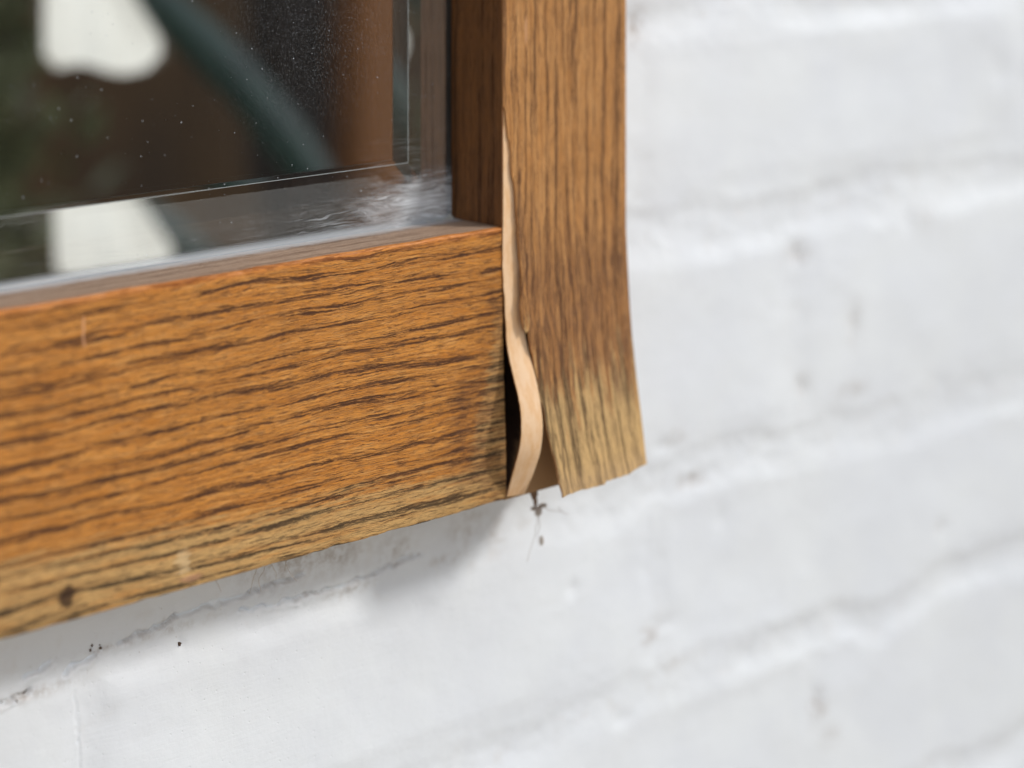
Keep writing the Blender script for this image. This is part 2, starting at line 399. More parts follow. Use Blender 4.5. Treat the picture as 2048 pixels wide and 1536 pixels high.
ga = g.node('ShaderNodeAttribute'); ga.attribute_name = 'grime'; gn = g.noise(mmv, .35, 4, .7)
gm = g.mul(ga.outputs['Fac'], g.step(gn,.36,.68))
col = g.mix(g.mul(gm,.85), col, (.40,.345,.30))
haz = g.mul(g.step(g.noise(mmv,.12,3,.6),.52,.75), g.add(.12, g.mul(jf,.55)))
col = g.mix(g.mul(haz,.35), col, (.66,.62,.58))
fine = g.noise(mmv, 1.1, 4, .6); md = g.noise(mmv, .25, 3, .6)
nr_ = g.bump(fine, .5, .00011); bv = g.node('ShaderNodeVectorMath', operation='MULTIPLY'); g.put(bv.inputs[0], mmv); bv.inputs[1].default_value = (.10, .10, 1.1)
nr_ = g.bump(md, .3, .0004, nr_); nr_ = g.bump(g.noise(bv.outputs[0], 1.0, 4, .65), .35, .00022, nr_)
pv = g.node('ShaderNodeTexVoronoi'); pv.inputs['Scale'].default_value = .35; g.put(pv.inputs['Vector'], mmv)
nr_ = g.bump(g.step(pv.outputs['Distance'], .02, .14), .6, .00018, nr_)
wall.data.materials.append(g.done(g.bsdf(col, .48, nr_, Specular_IOR_Level=.35)))
tag(wall, 'white painted brick wall behind the mirror, thick paint over the mortar joints', 'brick wall')

# small dark crumbs stuck on the paint below the rail
g = NG('crumb'); m_crumb = g.done(g.bsdf((.11,.07,.045), .9))
def wall_n(u, z):
    h, _ = wall_height(np.array([[float(u)]]), np.array([[float(z)]])); return float(h[0,0])
def crumb_mesh(r, sd):
    rr = random.Random(sd); bm = bmesh.new(); bmesh.ops.create_icosphere(bm, subdivisions=2, radius=r*MM)
    for v in bm.verts: v.co *= rr.uniform(.6,1.3)
    me = bpy.data.meshes.new('dirt_crumb'); bm.to_mesh(me); bm.free(); me.materials.append(m_crumb); return me
cr_lab = {0:'tiny dark dirt crumb on the wall at the far left, on the bed joint under the rail',
 1:'smaller dark crumb in the cluster of four on the white wall below the rail',
 2:'brown dirt crumb in the pit at the middle of the painted bed joint'}
crumbs = [(a,b,c*.82) for a,b,c in [(-119.6,-102.2,.42),(-120.2,-103.3,.45),(-117.3,-102.6,.30),(-117.0,-103.5,.50),(-91.2,-108.6,.75),(-140.3,-109.2,.80),(-144,-110.3,.35),(-147.5,-110.2,.32),(-151,-110.4,.35)]]
clab = ['upper left crumb of the four black dirt crumbs below the rail','lower left crumb of the four black dirt crumbs below the rail',
 'upper right and smallest of the four black dirt crumbs below the rail','lower right crumb of the four black dirt crumbs below the rail',
 'single brown dirt crumb in a pit of the painted mortar joint','largest brown crumb at the end of the crusty joint at the left edge',
 'first small crumb left of the largest brown crumb on the joint','middle small crumb in the row left of the largest brown crumb','leftmost small crumb in the row at the photo edge']
for k,(u,z,r) in enumerate(crumbs):
    o = link(bpy.data.objects.new('dirt_crumb', crumb_mesh(r, k)))
    o.location = P(u, wall_n(u,z)+r*.45, z); o.rotation_euler = (k,2*k,3*k); o.scale = (1.3,.8,1.0) if k%2 else (.8,.8,1.2)
    tag(o, clab[k], 'dirt', 'dirt crumbs stuck to the wall')

# ------------------------------------------------------------------ the mirror
mirror = link(bpy.data.objects.new('wall_mirror', None)); mirror.location = P(-254, 2, -80.5)
mirror.empty_display_size = .05
tag(mirror, 'mirror in a worn wooden frame hanging on the white brick wall', 'mirror')
bpy.context.view_layer.update()
minv = mirror.matrix_world.inverted()
def adopt(o):
    o.parent = mirror; o.matrix_parent_inverse = minv; return o
NF, NG_ = 33.0, 11.5          # front plane, glass lip plane
GB = 4.2                      # back of frame

# bottom rail: profile swept along u (front face, rounded arris, ledge), finely divided so its edges can be worn
def rail_obj():
    prof = []                                     # (n, z, uv_t) around the section, starting at the back bottom
    zb, r = -80.5, .9
    prof += [(GB, zb, -80.5-31)]
    prof += [(NF-.7, zb, -81.2)]
    for k in range(1,4): 
        a = k/4*math.pi/2; prof.append((NF-.7+.7*math.sin(a), zb+.7-.7*math.cos(a), -80.5+.7*k/4))
    nface = 60
    for k in range(nface+1): prof.append((NF, zb+.7+(0-r-zb-.7)*k/nface, zb+.7+(0-r-zb-.7)*k/nface))
    for k in range(1,5):
        a = k/5*math.pi/2; prof.append((NF-r+r*math.cos(a), -r+r*math.sin(a), -r+r*k/5))
    split = len(prof)-1
    prof.append((NF-r, 0, 0)); prof.append((NG_, 0, 21)); prof.append((NG_, -6, 27)); prof.append((GB, -6, 34))
    nu_ = 400; us_ = [-508 + (508)*(k/nu_)**.85 for k in range(nu_+1)]
    V=[]; UVs=[]
    rr = np.random.default_rng(5)
    for iu,u in enumerate(us_):
        for ip,(n,z,t) in enumerate(prof):
            uu, nn, zz = u, n, z
            if n >= NF-1.0 and z < -.2:
                f = max(0, min(1, (u+12)/12))                        # end face leans and is slightly ragged
                uu = u + f*(-z/80.5)*1.9*(1 if z<-3 else 0) 
                if iu == nu_: uu += (float(fbm(np.array([z/2.5]), np.array([.5]), 91, 3)[0]))*.9
            if 1<=ip<=4 or abs(z-zb)<1.0 and n>30:                    # worn lower arris
                w = float(fbm(np.array([u/7.]), np.array([z*0+.3]), 93, 4)[0])
                nn -= max(0, w)*.8; zz += max(0, w)*.5
            if split-3<=ip<=split+1:
                w = float(fbm(np.array([u/11.]), np.array([.3]), 97, 3)[0]); zz += w*.35; nn -= abs(w)*.2
            V.append(P(uu,nn,zz)); UVs.append((uu,t))
    m = len(prof); F=[]
    mats=[]
    for i in range(nu_):
        for j in range(m):
            k=(j+1)%m
            F.append((i*m+j,(i+1)*m+j,(i+1)*m+k,i*m+k)); mats.append(1 if split+1<=j else 0)
    F.append(tuple(range(m))); mats.append(0)
    F.append(tuple(nu_*m+j for j in range(m))[::-1]); mats.append(2)
    o = mesh_obj('bottom_rail', V, F, [m_rail, m_ledge, m_core], None, UVs, True)
    o.data.polygons.foreach_set('material_index', mats)
    bm = bmesh.new(); bm.from_mesh(o.data); bmesh.ops.recalc_face_normals(bm, faces=bm.faces); bm.to_mesh(o.data); bm.free()
    md = o.modifiers.new('split','EDGE_SPLIT'); md.split_angle = math.radians(40)
    return adopt(o)
rail = rail_obj(); rail['label'] = 'oak bottom rail, bleached yellow along its lower edge'

# right stile: solid core with a delaminated hollow at the inner lower edge
def stile_obj():
    V=[];F=[];UVs=[]
    nzs, nus = 150, 40
    zz = np.linspace(-80.5, 600, nzs*3+1); zz = np.concatenate([np.linspace(-80.5,40,200), np.linspace(45,600,30)])
    uu = np.linspace(0.0, 52, nus+1)
    for z in zz:
        for u in uu:
            dep = 0.
            if z < 6:
                a = float(sstep(np.array(z),-79,-60)*(1-sstep(np.array(z),-22,4)))
                a = min(1.0, max(0,(z+80.2)/22))*(1-float(sstep(np.array(z),-30,2)))
                wd = 5+9*float(sstep(np.array(z),-76,-56)); b = 1-float(sstep(np.array(u), wd, wd+5))
                dep = 13.0*a*b
            ue = u + (2.05*(-min(z,0)/80.5) if u < .01 else 0)
            V.append(P(ue, 32.6-dep, z)); UVs.append((z, u))
    m=len(uu)
    for i in range(len(zz)-1):
        for j in range(nus): F.append((i*m+j,i*m+j+1,(i+1)*m+j+1,(i+1)*m+j))
    # back ring
    ring=[j for j in range(m)]+[i*m+m-1 for i in range(1,len(zz))]+[(len(zz)-1)*m+j for j in range(m-2,-1,-1)]+[i*m for i in range(len(zz)-2,0,-1)]
    nb=len(V)
    for r in ring:
        v=V[r]; V.append(Vector((v.x, -GB*MM, v.z))); UVs.append((v.z*1000, -32))
    nr=len(ring)
    for k in range(nr): F.append((ring[k], nb+k, nb+(k+1)%nr, ring[(k+1)%nr]))
    F.append(tuple(nb+k for k in range(nr)))
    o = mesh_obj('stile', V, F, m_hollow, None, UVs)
    bm = bmesh.new(); bm.from_mesh(o.data); bmesh.ops.recalc_face_normals(bm, faces=bm.faces); bm.to_mesh(o.data); bm.free()
    return adopt(o)
stile = stile_obj(); stile['label'] = 'bare core of the right stile, exposed where its veneer has lifted'
# inner reveal veneer of the stile (faces the glass) with a dark rebate behind the glass edge
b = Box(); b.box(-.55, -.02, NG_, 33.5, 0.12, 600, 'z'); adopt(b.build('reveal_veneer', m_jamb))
# outer edge veneer of the stile
b = Box(); b.box(52.02, 52.6, GB, 33.2, -62, 600, 'z'); adopt(b.build('edge_veneer', m_stile))
# rest of the frame, out of the photograph but plainly there
b = Box(); b.box(-560,-508.2, GB, NF, -80.5, 600, 'z'); adopt(b.build('stile', m_trim, bevel=.6))
b = Box(); b.box(-508,-.6, NG_+.02, NF, 520, 599.5, 'u'); adopt(b.build('top_rail', m_trim, bevel=.6))
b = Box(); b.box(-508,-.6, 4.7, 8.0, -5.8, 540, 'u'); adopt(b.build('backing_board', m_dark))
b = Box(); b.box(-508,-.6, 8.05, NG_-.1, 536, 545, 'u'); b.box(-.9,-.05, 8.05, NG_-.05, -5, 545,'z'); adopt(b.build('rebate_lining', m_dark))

# peeling oak veneer on the stile; rows run down the grain, columns across
LE = [(600,-.05,33.7),(66.6,-.1,33.7),(37.3,-.3,33.7),(30,.8,33.9),(28.5,1.5,33.95),(22.4,2.3,34.1),(7.6,3.9,34.5),(-7.2,5.2,35.1),(-15.9,5.5,36),(-28.8,4.9,37.5),(-30.5,6.0,38),(-36.2,6.7,38.7),(-50.6,8.0,41.5),(-64.6,8.4,45.5),(-77.6,9.0,50)]
RE = [(600,51.9,33.7),(63.8,51.9,33.7),(37,51.9,33.7),(30,51.9,33.7),(28.5,51.9,33.7),(22,51.9,33.7),(7.5,51.8,33.8),(-7.8,51.4,34.3),(-16.2,51.3,35.0),(-29.2,51.1,36.1),(-31,51.1,36.4),(-37,51.0,37.0),(-51.2,51.0,39.2),(-65.5,50.8,42.2),(-77.9,50.4,44.7)]
def interp_rows(A, n):
    a = np.array(A, float); par = np.arange(len(a))
    return a
def densify(A, B, step=.8):
    A=np.array(A,float); B=np.array(B,float); ra=[];rb=[]
    for i in range(len(A)-1):
        L=abs(A[i+1][0]-A[i][0]); k=max(1,int(L/(step if A[i][0]<80 else 20)))
        for j in range(k):
            t=j/k; ra.append(A[i]*(1-t)+A[i+1]*t); rb.append(B[i]*(1-t)+B[i+1]*t)
    ra.append(A[-1]); rb.append(B[-1]); return np.array(ra), np.array(rb)
def smooth(a, cols, w=5, z_lim=80):
    o=a.copy()
    for _ in range(w):
        t=o.copy()
        for c in cols: t[1:-1,c]=(o[:-2,c]+2*o[1:-1,c]+o[2:,c])/4
        o=t
    return o
def sheet(name, A, B, mat, thick, ncol, uvf, bulge=0.0, jag=0.0, bottom=None, seed=1, ripple=0.0, mats=None):
    """thin curved wooden sheet with real thickness between two edge rows (z,u,n)"""
    V=[];UVs=[];F=[];mi=[]
    nr=len(A); m=ncol+1
    pts=np.zeros((nr,m,3))
    for i in range(nr):
        for j in range(m):
            t=j/ncol; p=A[i]*(1-t)+B[i]*t; z,u,n=p
            free=max(0,min(1,(10-z)/90))
            n+= bulge*math.sin(math.pi*t)*free + ripple*free*float(vnoise(np.array(t*4.0),np.array(z/40.),seed))
            if i==nr-1 and bottom is not None: z+=bottom(t)
            elif bottom is not None and i>nr-6: z+=bottom(t)*(1-(nr-1-i)/6)
            if name=='lifted_veneer': u+= (cut[i]+(.5 if z<-30.3 and z>-36 else 0)*(1-(-30.3-z)/6 if z<-30.3 else 1))*(1-t)**22
            if jag and j==0: u+=float(fbm(np.array([z/3.]),np.array([.3]),seed,4,.6)[0])*jag*(1 if z<38 else .15)
            pts[i,j]=(u,n,z)
    dv=np.zeros_like(pts); dv[1:-1]=pts[2:]-pts[:-2]; dv[0]=pts[1]-pts[0]; dv[-1]=pts[-1]-pts[-2]
    du=np.zeros_like(pts); du[:,1:-1]=pts[:,2:]-pts[:,:-2]; du[:,0]=pts[:,1]-pts[:,0]; du[:,-1]=pts[:,-1]-pts[:,-2]
    nv=np.cross(du,dv); nv/=np.linalg.norm(nv,axis=2,keepdims=True)+1e-9
    nv*=np.sign(nv[:,:,1:2]+1e-9)
    back=pts-nv*thick
    for layer in (pts,back):
        for i in range(nr):
            for j in range(m):
                V.append(P(*layer[i,j])); UVs.append(uvf(i,j,pts[i,j],A[i],B[i]))
    N=nr*m
    for i in range(nr-1):
        for j in range(ncol):
            a=i*m+j; F.append((a,a+1,a+m+1,a+m)); mi.append(0)
            F.append((N+a+m,N+a+m+1,N+a+1,N+a)); mi.append(1)
    for i in range(nr-1):
        a=i*m; F.append((a,a+m,N+a+m,N+a)); mi.append(2)
        a=i*m+ncol; F.append((a+m,a,N+a,N+a+m)); mi.append(2)
    for j in range(ncol):
        F.append((j+1,j,N+j,N+j+1)); mi.append(1); a=(nr-1)*m+j; F.append((a,a+1,N+a+1,N+a)); mi.append(2)
    o=mesh_obj(name,V,F,mats or [mat],None,UVs,True)
    if mats: o.data.polygons.foreach_set('material_index',mi)
    md=o.modifiers.new('split','EDGE_SPLIT'); md.split_angle=math.radians(35)
    return adopt(o)
def lean(rows, ks):
    return [(z-.33*k, u+.95*k, n-k) for (z,u,n),k in zip(rows,ks)]
LE = lean(LE, [0,0,0,0,0,0,0,0,.4,.8,.9,1.2,2.6,3.8,5.0])
RE = lean(RE, [0,0,0,0,0,0,0,0,.1,.3,.3,.5,1.0,1.5,2.2])
A,B = densify(LE,RE)
# keep the step of the split but relax the rest of the curve
As=smooth(A,(1,2),6); Bs=smooth(B,(1,2),30)
cut = -.9*np.clip((-14-As[:,0])/8,0,1)*(As[:,0]>-30.3)
def vuv(i,j,p,a,b):
    d=math.hypot(b[1]-p[0], b[2]-p[1]); return (p[2], 52-d)
def vbottom(t):
    k=0.0
    k+= .55*math.sin(t*9.0)*.5
    if t>.44: k+= .9
    if t>.62: k-= .35
    k+= .55*float(fbm(np.array([t*22.]),np.array([.4]),801,3)[0])
    return k
m_edge = pale_wood('veneer_edge', (.42,.22,.09), (.34,.15,.05), 14)
m_back = pale_wood('veneer_back', (.46,.28,.14), (.36,.20,.09), 15)
ven = sheet('lifted_veneer', As, Bs, m_stile, .65, 48, vuv, bulge=.9, jag=.7, bottom=vbottom, seed=201, ripple=1.2, mats=[m_stile,m_back,m_edge])
ven['label']='oak veneer of the right stile, peeling away and bleached at its lower end'

# split-off pale sliver that curls out of the hollow
RLt=[(38,-.4,33.2),(34.9,-.2,33.2),(28.1,-.1,33.25),(7.8,.1,33.3),(-12.7,-.05,33.4),(-28.9,1.1,33.6),(-36.1,.9,34.2),(-44.8,2.2,36),(-51.6,2.3,38.4),(-60.1,1.8,39.6),(-65.2,1.1,39),(-72.4,1.3,36),(-79.3,1.5,33.4)]
RRt=[(37.5,-.2,33.2),(33.5,.4,33.2),(27.8,3.2,33.25),(7.4,5.6,33.3),(-13.5,6.9,33.4),(-29.9,7.9,33.8),(-37.2,8.6,35),(-45.6,9.2,38),(-52.6,9.1,40),(-59.7,9.1,41),(-66.5,9.0,40),(-73.7,8.6,37),(-79.8,8.4,33.9)]
kk=[0,0,0,0,-.1,-.3,-.6,-1.1,-1.6,-2.0,-1.7,-.9,0]
RLt=lean(RLt,kk); RRt=lean(RRt,kk)
A2,B2=densify(RLt,RRt,.7); A2=smooth(A2,(1,2),26); B2=smooth(B2,(1,2),26)
sl=sheet('pale_sliver',A2,B2,m_strip,.55,10,lambda i,j,p,a,b:(p[2],p[0]),bulge=.25,jag=.28,seed=301,mats=[m_strip,m_strip,m_edge])
sl['label']='pale unfinished wooden sliver bowed out between rail and veneer'
# splinter hanging on the split edge of the veneer
A3,B3=densify([(-3,5.0,34.7),(-14,5.3,35.2),(-22,5.0,35.9),(-29,5.1,36.5),(-31.5,5.9,37.0)],[(-3,6.6,34.6),(-14,7.2,35.6),(-22,7.4,36.6),(-29,7.2,37.2),(-30.6,6.9,37.3)],.7)
A3=smooth(A3,(1,2),6); B3=smooth(B3,(1,2),6)
sheet('splinter',A3,B3,m_stile,.4,5,lambda i,j,p,a,b:(p[2]-20,p[0]*.6+14),jag=.5,seed=401)

# ---- bevelled mirror glass
g = NG('mirror_glass'); s,t = g.uv()
gl = g.node('ShaderNodeBsdfGlass'); gl.inputs['IOR'].default_value = 1.5; gl.inputs['Roughness'].default_value = 0
gl.inputs['Color'].default_value = (.99,.995,.99,1)
# grime: wiped streaks near the lower lip, a foggy corner, droplets and specks
wp = g.mul(g.sub(g.noise(g.vec(g.mul(s,.05), g.mul(t,.2), 1),1,2),.5), 5)
st = g.noise(g.vec(g.mul(s,.07), g.mul(g.add(t,wp),2.6), 3),1,4,.62)
st2 = g.noise(g.vec(g.mul(s,.03), g.mul(g.add(t,wp),7.5), 6),1,3,.6)
low = g.step(t, 15.5, 3); low2 = g.step(t, 3.2, .6)
right = g.step(s, -85, -25)
dcx = g.mul(g.sub(s,-14), 1/29.0); dcy = g.mul(g.sub(t,6.0), 1/10.5)
dc = g.M('SQRT', g.add(g.mul(dcx,dcx), g.mul(dcy,dcy)))
cl = g.noise(g.vec(g.mul(s,.10), g.mul(g.add(t,g.mul(s,.12)),.55), 9),1,5,.68)
fog = g.mul(g.step(g.add(dc, g.mul(g.sub(cl,.5),1.5)), 1.15, .05), g.add(.30, g.mul(g.step(g.add(g.mul(st,.5),g.mul(st2,.5)),.40,.62),.70)))
streak = g.mul(g.mul(low, g.add(.25, g.mul(right,.75))), g.step(g.add(g.mul(st,.7),g.mul(st2,.3)), g.sub(.53,g.mul(right,.06)), g.sub(.68,g.mul(right,.05))))
foot = g.mul(low2, .42)
wisp = g.mul(g.mul(g.step(s,-48,-22), g.mul(g.step(t,42,8), g.step(st,.50,.70))), .20)
up = g.mul(g.mul(g.step(t,10,60), g.mul(g.step(s,-110,-60), g.step(s,-14,-34))), g.step(g.noise(g.vec(s,t,2),1.9,3,.7),.52,.72))
vo = g.node('ShaderNodeTexVoronoi'); vo.inputs['Scale'].default_value = .55; g.put(vo.inputs['Vector'], g.vec(s,t,0))
vc = g.node('ShaderNodeSeparateColor'); g.put(vc.inputs[0], vo.outputs['Color'])
dens = g.noise(g.vec(g.mul(s,.045), g.mul(t,.06), 12),1,2)
spk = g.mul(g.step(vo.outputs['Distance'], g.add(.05, g.mul(vc.outputs[1],.11)), 0.02), g.step(g.add(vc.outputs[0], g.mul(g.sub(dens,.5),1.6)), .70,.74))
mask = g.M('MAXIMUM', g.mul(fog,.93), g.mul(streak,.62))
mask = g.M('MAXIMUM', mask, foot); mask = g.M('MAXIMUM', mask, wisp); mask = g.M('MAXIMUM', mask, g.mul(up,.11))
mask = g.M('MAXIMUM', mask, g.mul(spk,.60)); mask = g.add(mask, .0015)
dif = g.node('ShaderNodeBsdfDiffuse'); dif.inputs[0].default_value = (.88,.93,.98,1)
mx = g.node('ShaderNodeMixShader'); g.put(mx.inputs[0], mask); g.L.new(gl.outputs[0], mx.inputs[1]); g.L.new(dif.outputs[0], mx.inputs[2])
m_glass = g.done(mx.outputs[0])
g = NG('silvering'); gs = g.node('ShaderNodeBsdfGlossy'); gs.inputs['Roughness'].default_value = 0.0; gs.inputs['Color'].default_value = (.96,.965,.955,1)
m_silver = g.done(gs.outputs[0])
g = NG('arris_glint'); gl = g.node('ShaderNodeBsdfGlass'); gl.inputs['IOR'].default_value = 1.5; gl.inputs['Roughness'].default_value = .25  # pale diffuse mix stands in for the glint along the polished arris
dif = g.node('ShaderNodeBsdfDiffuse'); dif.inputs[0].default_value = (.80,.88,.90,1); mx = g.node('ShaderNodeMixShader'); mx.inputs[0].default_value = .55
g.L.new(gl.outputs[0], mx.inputs[1]); g.L.new(dif.outputs[0], mx.inputs[2]); m_arris = g.done(mx.outputs[0])
def glass_obj():
    uo,ui,zo,zi = -506., -.0, -1.9, 534.           # hidden outer edge
    uo2 = 1.6-2.6 # keeps clear of the stile core
    bev = 21.0; depth = 3.2; nfm = 15.3; nb = 9.15
    inner=[(-486,19),(-21.,19),(-21.,515),(-486,515)]
    outer=[(-506,-1.9),(-1.0,-1.9),(-1.0,535),(-506,535)]
    V=[];UVs=[]
    w_ = .14
    inn2 = [(-486+w_,19+w_),(-21-w_,19+w_),(-21-w_,515-w_),(-486+w_,515-w_)]
    for (u,z) in inner: V.append(P(u,nfm-.015,z)); UVs.append((u,z))
    for (u,z) in outer: V.append(P(u,nfm-depth,z)); UVs.append((u,z))
    for (u,z) in outer: V.append(P(u,nb,z)); UVs.append((u,z))
    for (u,z) in inn2: V.append(P(u,nfm,z)); UVs.append((u,z))
    F=[(12,13,14,15)]; mi=[0]
    for k in range(4): F.append((k,(k+1)%4,12+(k+1)%4,12+k)); mi.append(3)
    for k in range(4):
        j=(k+1)%4; F.append((4+k,4+j,j,k)); mi.append(0)
        F.append((8+k,8+j,4+j,4+k)); mi.append(2)
    F.append((11,10,9,8)); mi.append(1)
    o=mesh_obj('mirror_glass',V,F,[m_glass,m_silver,m_dark,m_arris],None,UVs)
    o.data.polygons.foreach_set('material_index',mi)
    bm=bmesh.new(); bm.from_mesh(o.data); bmesh.ops.recalc_face_normals(bm,faces=bm.faces); bm.to_mesh(o.data); bm.free()
    o['label']='mirror glass with a slanted cut edge, smeared and dusty in its lower corner'
    return adopt(o)
glass = glass_obj()

# ------------------------------------------------------------------ cobweb threads
g = NG('cobweb'); m_web = g.done(g.bsdf((.48,.42,.37), .9))
g = NG('cobweb_clump'); m_clump = g.done(g.bsdf((.20,.125,.08), .95))
def tube(bm, pts, r, seg=5):
    prev=None
    for i,p in enumerate(pts):
        d=(pts[min(i+1,len(pts)-1)]-pts[max(i-1,0)]).normalized()
        x=d.orthogonal().normalized(); y=d.cross(x)
        rr=r*MM*(1-.5*i/len(pts))
        ring=[bm.verts.new(p+x*math.cos(a)*rr+y*math.sin(a)*rr) for a in [2*math.pi*k/seg for k in range(seg)]]
        if prev:
            for k in range(seg): bm.faces.new((prev[k],prev[(k+1)%seg],ring[(k+1)%seg],ring[k]))
        else: bm.faces.new(ring[::-1])
        prev=ring
    bm.faces.new(prev)
def strand(bm, p, dirs, r, rnd, n=18):
    pts=[Vector(p)]; d=Vector(dirs)
    for k in range(n):
        d=d+Vector((rnd.uniform(-1,1),rnd.uniform(-.6,.6),rnd.uniform(-.8,.8)))*.35*d.length
        d=d.normalized()*Vector(dirs).length
        pts.append(pts[-1]+d)
    tube(bm,pts,r)
def bm_obj(name,bm,mat,parent=None):
    me=bpy.data.meshes.new(name); bm.to_mesh(me); bm.free(); me.materials.append(mat)
    return link(bpy.data.objects.new(name,me),parent)
def lump(bm, c, rads, rnd, n=3):
    r=bmesh.ops.create_icosphere(bm, subdivisions=n, radius=1.0)
    for v in r['verts']:
        q=v.co.copy(); k=rnd.uniform(.75,1.2)
        v.co=Vector(c)+Vector((q.x*rads[0]*k,q.y*rads[1]*k,q.z*rads[2]*k))*MM
rnd=random.Random(3)
web=link(bpy.data.objects.new('cobweb',None)); web.location=P(19.5,26,-81); web.empty_display_size=.01
tag(web,'dusty brown cobweb clump with loose threads hanging under the stile end','cobweb')
bm=bmesh.new(); lump(bm,P(0,0,-.3),(1.7,1.7,1.6),rnd); lump(bm,P(.4,0,-2.4),(1.1,1.1,2.0),rnd); lump(bm,P(1.0,0,-5.0),(.6,.6,1.8),rnd)
bm_obj('clump',bm,m_clump,web)
bm=bmesh.new(); lump(bm,P(2.2,0,-8.2),(1.3,1.0,1.5),rnd); lump(bm,P(4.2,0,-7.0),(1.3,1.0,.6),rnd); lump(bm,P(.3,0,-7.2),(.9,.8,.6),rnd); lump(bm,P(3.6,0,-17.5),(.6,.6,1.4),rnd)
bm_obj('dust_tuft',bm,m_web,web)
bm=bmesh.new()
for p,d,n in [((1,0,-5),(.12,0,-.85),22),((4,0,-7),(.75,0,-.45),14),((2,0,-8),(.25,0,-.8),14),((11,0,-9),(.1,0,-.7),7)]:
    strand(bm,P(*p),P(*d),.10,rnd,n)
bm_obj('threads',bm,m_web,web)
web2=link(bpy.data.objects.new('dust_threads',None)); web2.location=P(-82,14,-81.2); web2.empty_display_size=.01
tag(web2,'thin brown dust threads hanging under the middle of the bottom rail','cobweb')
bm=bmesh.new()
for p,d,n in [((0,14,-.5),(.5,0,-.35),12),((-3,12,-.5),(.4,0,-.7),11),((3,9,-.5),(-.3,0,-.7),13),((9,8,-.5),(.1,0,-.8),12),((14,5,-.5),(-.2,0,-.7),10),((-16,10,-.5),(.3,0,-.5),10),((-26,6,-.5),(.5,0,-.4),10)]:
    strand(bm,P(*p),P(*d),.11,rnd,n)
bm_obj('threads',bm,m_web,web2)
bm=bmesh.new()
for k in range(12): lump(bm,P(rnd.uniform(4,34),rnd.uniform(-9,0),rnd.uniform(-1.6,-.2)),(rnd.uniform(1,3.0),1.6,rnd.uniform(.8,1.8)),rnd,2)
bm_obj('dust_tuft',bm,m_clump,web2)
# crumbs of lint in the lower corner of the glass
bm=bmesh.new(); rn=random.Random(9)
for k in range(26):
    u=-1.0-abs(rn.gauss(0,4)); lump(bm,P(u,12.2+rn.uniform(0,1.2),.15+rn.random()*rn.random()*1.3*(1 if u>-5 else .3)),(rn.uniform(.15,.55),.3,rn.uniform(.15,.4)),rn,1)
g=NG('lint'); m_lint=g.done(g.bsdf((.55,.52,.45),.95))
lint=bm_obj('corner_lint',bm,m_lint)
tag(lint,'grey crumbs of lint in the lower corner where glass, rail and stile meet','lint')

# ------------------------------------------------------------------ what the mirror reflects (stands opposite the wall)
g=NG('dark_board'); tc=g.node('ShaderNodeTexCoord')
vm=g.node('ShaderNodeVectorMath',operation='MULTIPLY'); g.put(vm.inputs[0],tc.outputs['Object']); vm.inputs[1].default_value=(3,3,.5)
n=g.noise(vm.outputs[0],1,4,.6)
m_board=g.done(g.bsdf(g.mix(g.step(n,.3,.7),(.085,.042,.012),(.026,.013,.005)),.8))
fence=link(bpy.data.objects.new('glare_screen_fence',None)); fence.location=P(3900,3500,-1200); fence.empty_display_size=.1  # brown reflection's backdrop, made this tall to block sky glare in the bevel
tag(fence,'dark brown boarded fence, seen only blurred in the mirror, made tall to block sky glare','fence')
uu=1800.0; k=0
rnd=random.Random(12)
while uu<6200:
    w=rnd.uniform(150,190); bx=Box(); bx.box(uu-3900,uu-3900+w-6,-12+ (k%2)*6,6+(k%2)*6,0,3350-rnd.uniform(0,15),'z')
    bx.build('board',m_board,fence); uu+=w; k+=1
for zc in (300,1600,2900):
    bx=Box(); bx.box(-1910,2300,-80,-14,zc,zc+120); bx.build('cross_rail',m_board,fence)
g=NG('orange_post'); m_post=g.done(g.bsdf((.25,.10,.03),.7))
bx=Box(); bx.box(-27,27,-27,27,0,1420,'z'); post=bx.build('reflected_upright',m_post,None,bevel=4); post.location=P(655,820,-1200)
tag(post,'orange brown timber post reflected as a blurred upright at the right edge of the glass','post')
g=NG('dark_upright'); m_near_black=g.done(g.bsdf((.014,.008,.005),.8))  # upright added to give the near-black strip in the reflection
bx=Box(); bx.box(-22,22,-22,22,0,1420,'z'); dark_strip=bx.build('reflected_upright',m_near_black,None,bevel=4); dark_strip.location=P(585,830,-1200)
tag(dark_strip,'almost black upright added for the dark strip left of the orange brown post','post')
# bush at the end of the fence
g=NG('bush_leaf'); n=g.noise(g.node('ShaderNodeTexCoord').outputs['Object'],25,4,.7)
m_bush=g.done(g.bsdf(g.mix(g.step(n,.3,.7),(.10,.11,.045),(.22,.23,.13)),.7,Transmission_Weight=0.0))
bush=link(bpy.data.objects.new('bush',None)); bush.location=P(395,1080,-1200); bush.empty_display_size=.1
tag(bush,'olive green bush reflected as a pale blur at the far left of the mirror','bush')
rb=random.Random(5); V=[];F=[]
for k in range(9000):
    c=Vector((rb.gauss(0,.055),rb.gauss(0,.06),rb.uniform(.1,1.62))); a=Vector((rb.uniform(-1,1),rb.uniform(-1,1),rb.uniform(-1,1))).normalized(); b=a.orthogonal().normalized()
    q=len(V); L=rb.uniform(.012,.024); V+= [c-a*L, c+b*L*.5, c+a*L, c-b*L*.5]; F.append((q,q+1,q+2,q+3))
mesh_obj('foliage',V,F,m_bush,bush)
bm=bmesh.new(); tube(bm,[Vector((0,0,z*.1)) for z in range(15)],14,8); bm_obj('stem',bm,m_near_black,bush)
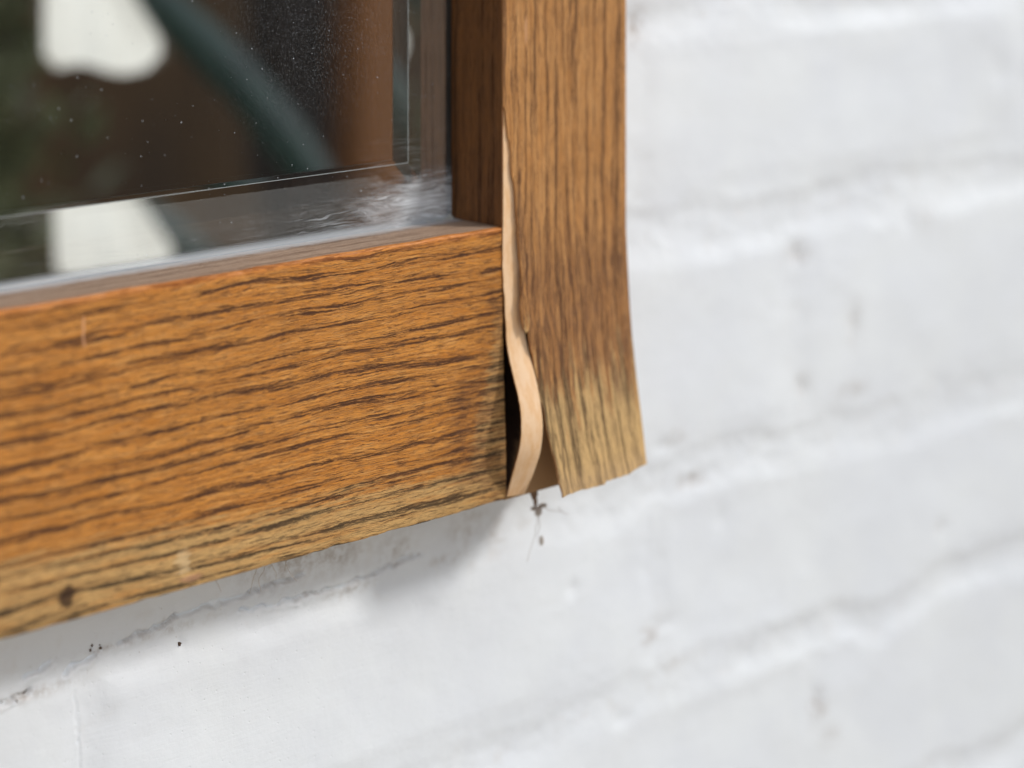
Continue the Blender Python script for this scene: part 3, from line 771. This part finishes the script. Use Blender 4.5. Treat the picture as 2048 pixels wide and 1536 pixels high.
# green strap leaved plant
g=NG('green_leaf'); n=g.noise(g.node('ShaderNodeTexCoord').outputs['Object'],30,3)
m_leaf=g.done(g.bsdf(g.mix(g.step(n,.3,.7),(.007,.026,.021),(.012,.042,.031)),.5))
plant=link(bpy.data.objects.new('strap_leaf_plant',None)); plant.location=P(760,700,-1200); plant.empty_display_size=.1
tag(plant,'dark green strap leaved plant mirrored as a blurred diagonal','plant')
def leaf(path, w):
    V=[];F=[]
    for i,(u,n_,z) in enumerate(path):
        t=i/(len(path)-1); ww=w*math.sin(math.pi*min(1,.12+t*.88))**.6+2
        V+= [P(u-ww*.2,n_,z-ww),P(u,n_-6,z),P(u+ww*.2,n_,z+ww),P(u,n_+2,z)]
    for i in range(len(path)-1):
        for k in range(4):
            j=(k+1)%4; F.append((i*4+k,i*4+j,(i+1)*4+j,(i+1)*4+k))
    F.append((0,1,2,3)); q=(len(path)-1)*4; F.append((q+3,q+2,q+1,q))
    return mesh_obj('leaf',V,F,m_leaf,plant,None,True)
def bez(p0,p1,p2,n=16):
    return [tuple((1-t)**2*a+2*t*(1-t)*b+t*t*c for a,b,c in zip(p0,p1,p2)) for t in [i/n for i in range(n+1)]]
leaf(bez((0,0,0),(-20,0,1150),(-560,0,1290)),22)
leaf(bez((10,10,0),(230,10,800),(300,0,1000)),24)
leaf(bez((-10,0,0),(-40,0,700),(-260,0,800)),22)
leaf(bez((0,-10,0),(100,10,600),(330,10,700)),24)
# white cloth hanging on a line: thin, back-lit by the sun
g=NG('white_cloth'); d1=g.node('ShaderNodeBsdfDiffuse'); d1.inputs[0].default_value=(.92,.92,.88,1)
d2=g.node('ShaderNodeBsdfTranslucent'); d2.inputs[0].default_value=(.97,.97,.92,1)
mxs=g.node('ShaderNodeMixShader'); mxs.inputs[0].default_value=.85
g.L.new(d1.outputs[0],mxs.inputs[1]); g.L.new(d2.outputs[0],mxs.inputs[2]); m_cloth=g.done(mxs.outputs[0])
def cloth():
    V=[];F=[]; rows=40; cols=24
    for i in range(rows+1):
        v=i/rows; z=-14+ v*310
        wl_=31; wr=31
        if z>2: wr=31-min(22,(z-2)*.62)
        rd=max(0,(z+14)/9); rc=min(1,math.sqrt(max(0,rd*(2-rd)))) if rd<1 else 1
        for j in range(cols+1):
            t=j/cols; L=-wl_+ (1-rc)*7; R=wr-(1-rc)*7
            x=L+(R-L)*t
            dn=5*math.sin(t*math.pi*2.0+.4)+ (4*math.exp(-((x+10)/3)**2))
            zz=z+ (0 if i else 2.0*math.sin(t*math.pi*2))
            V.append(P(x,dn,zz))
    m=cols+1
    for i in range(rows):
        for j in range(cols): F.append((i*m+j,i*m+j+1,(i+1)*m+j+1,(i+1)*m+j))
    o=mesh_obj('hanging_cloth',V,F,m_cloth,None,None,True);     return o
cl_=cloth(); cl_.location=P(236,549,0); cl_.rotation_euler=(0,0,-math.radians(-40))
tag(cl_,'white cloth hanging opposite, mirrored as a bright blurred patch','cloth')
# line and ground
V=bmesh.new(); tube(V,[P(-1500+i*150,549,299) for i in range(28)],1.2); lo=bm_obj('washing_line',V,m_web); tag(lo,'thin line that carries the white cloth','line')
g=NG('paving'); n=g.noise(g.node('ShaderNodeTexCoord').outputs['Object'],6,4,.6)
m_pave=g.done(g.bsdf(g.mix(g.step(n,.3,.7),(.44,.365,.28),(.54,.45,.35)),.9))
gr=mesh_obj('ground',[(-40,-40,-1.2),(40,-40,-1.2),(40,.09,-1.2),(-40,.09,-1.2)],[(0,1,2,3)],m_pave); tag(gr,kind='structure')
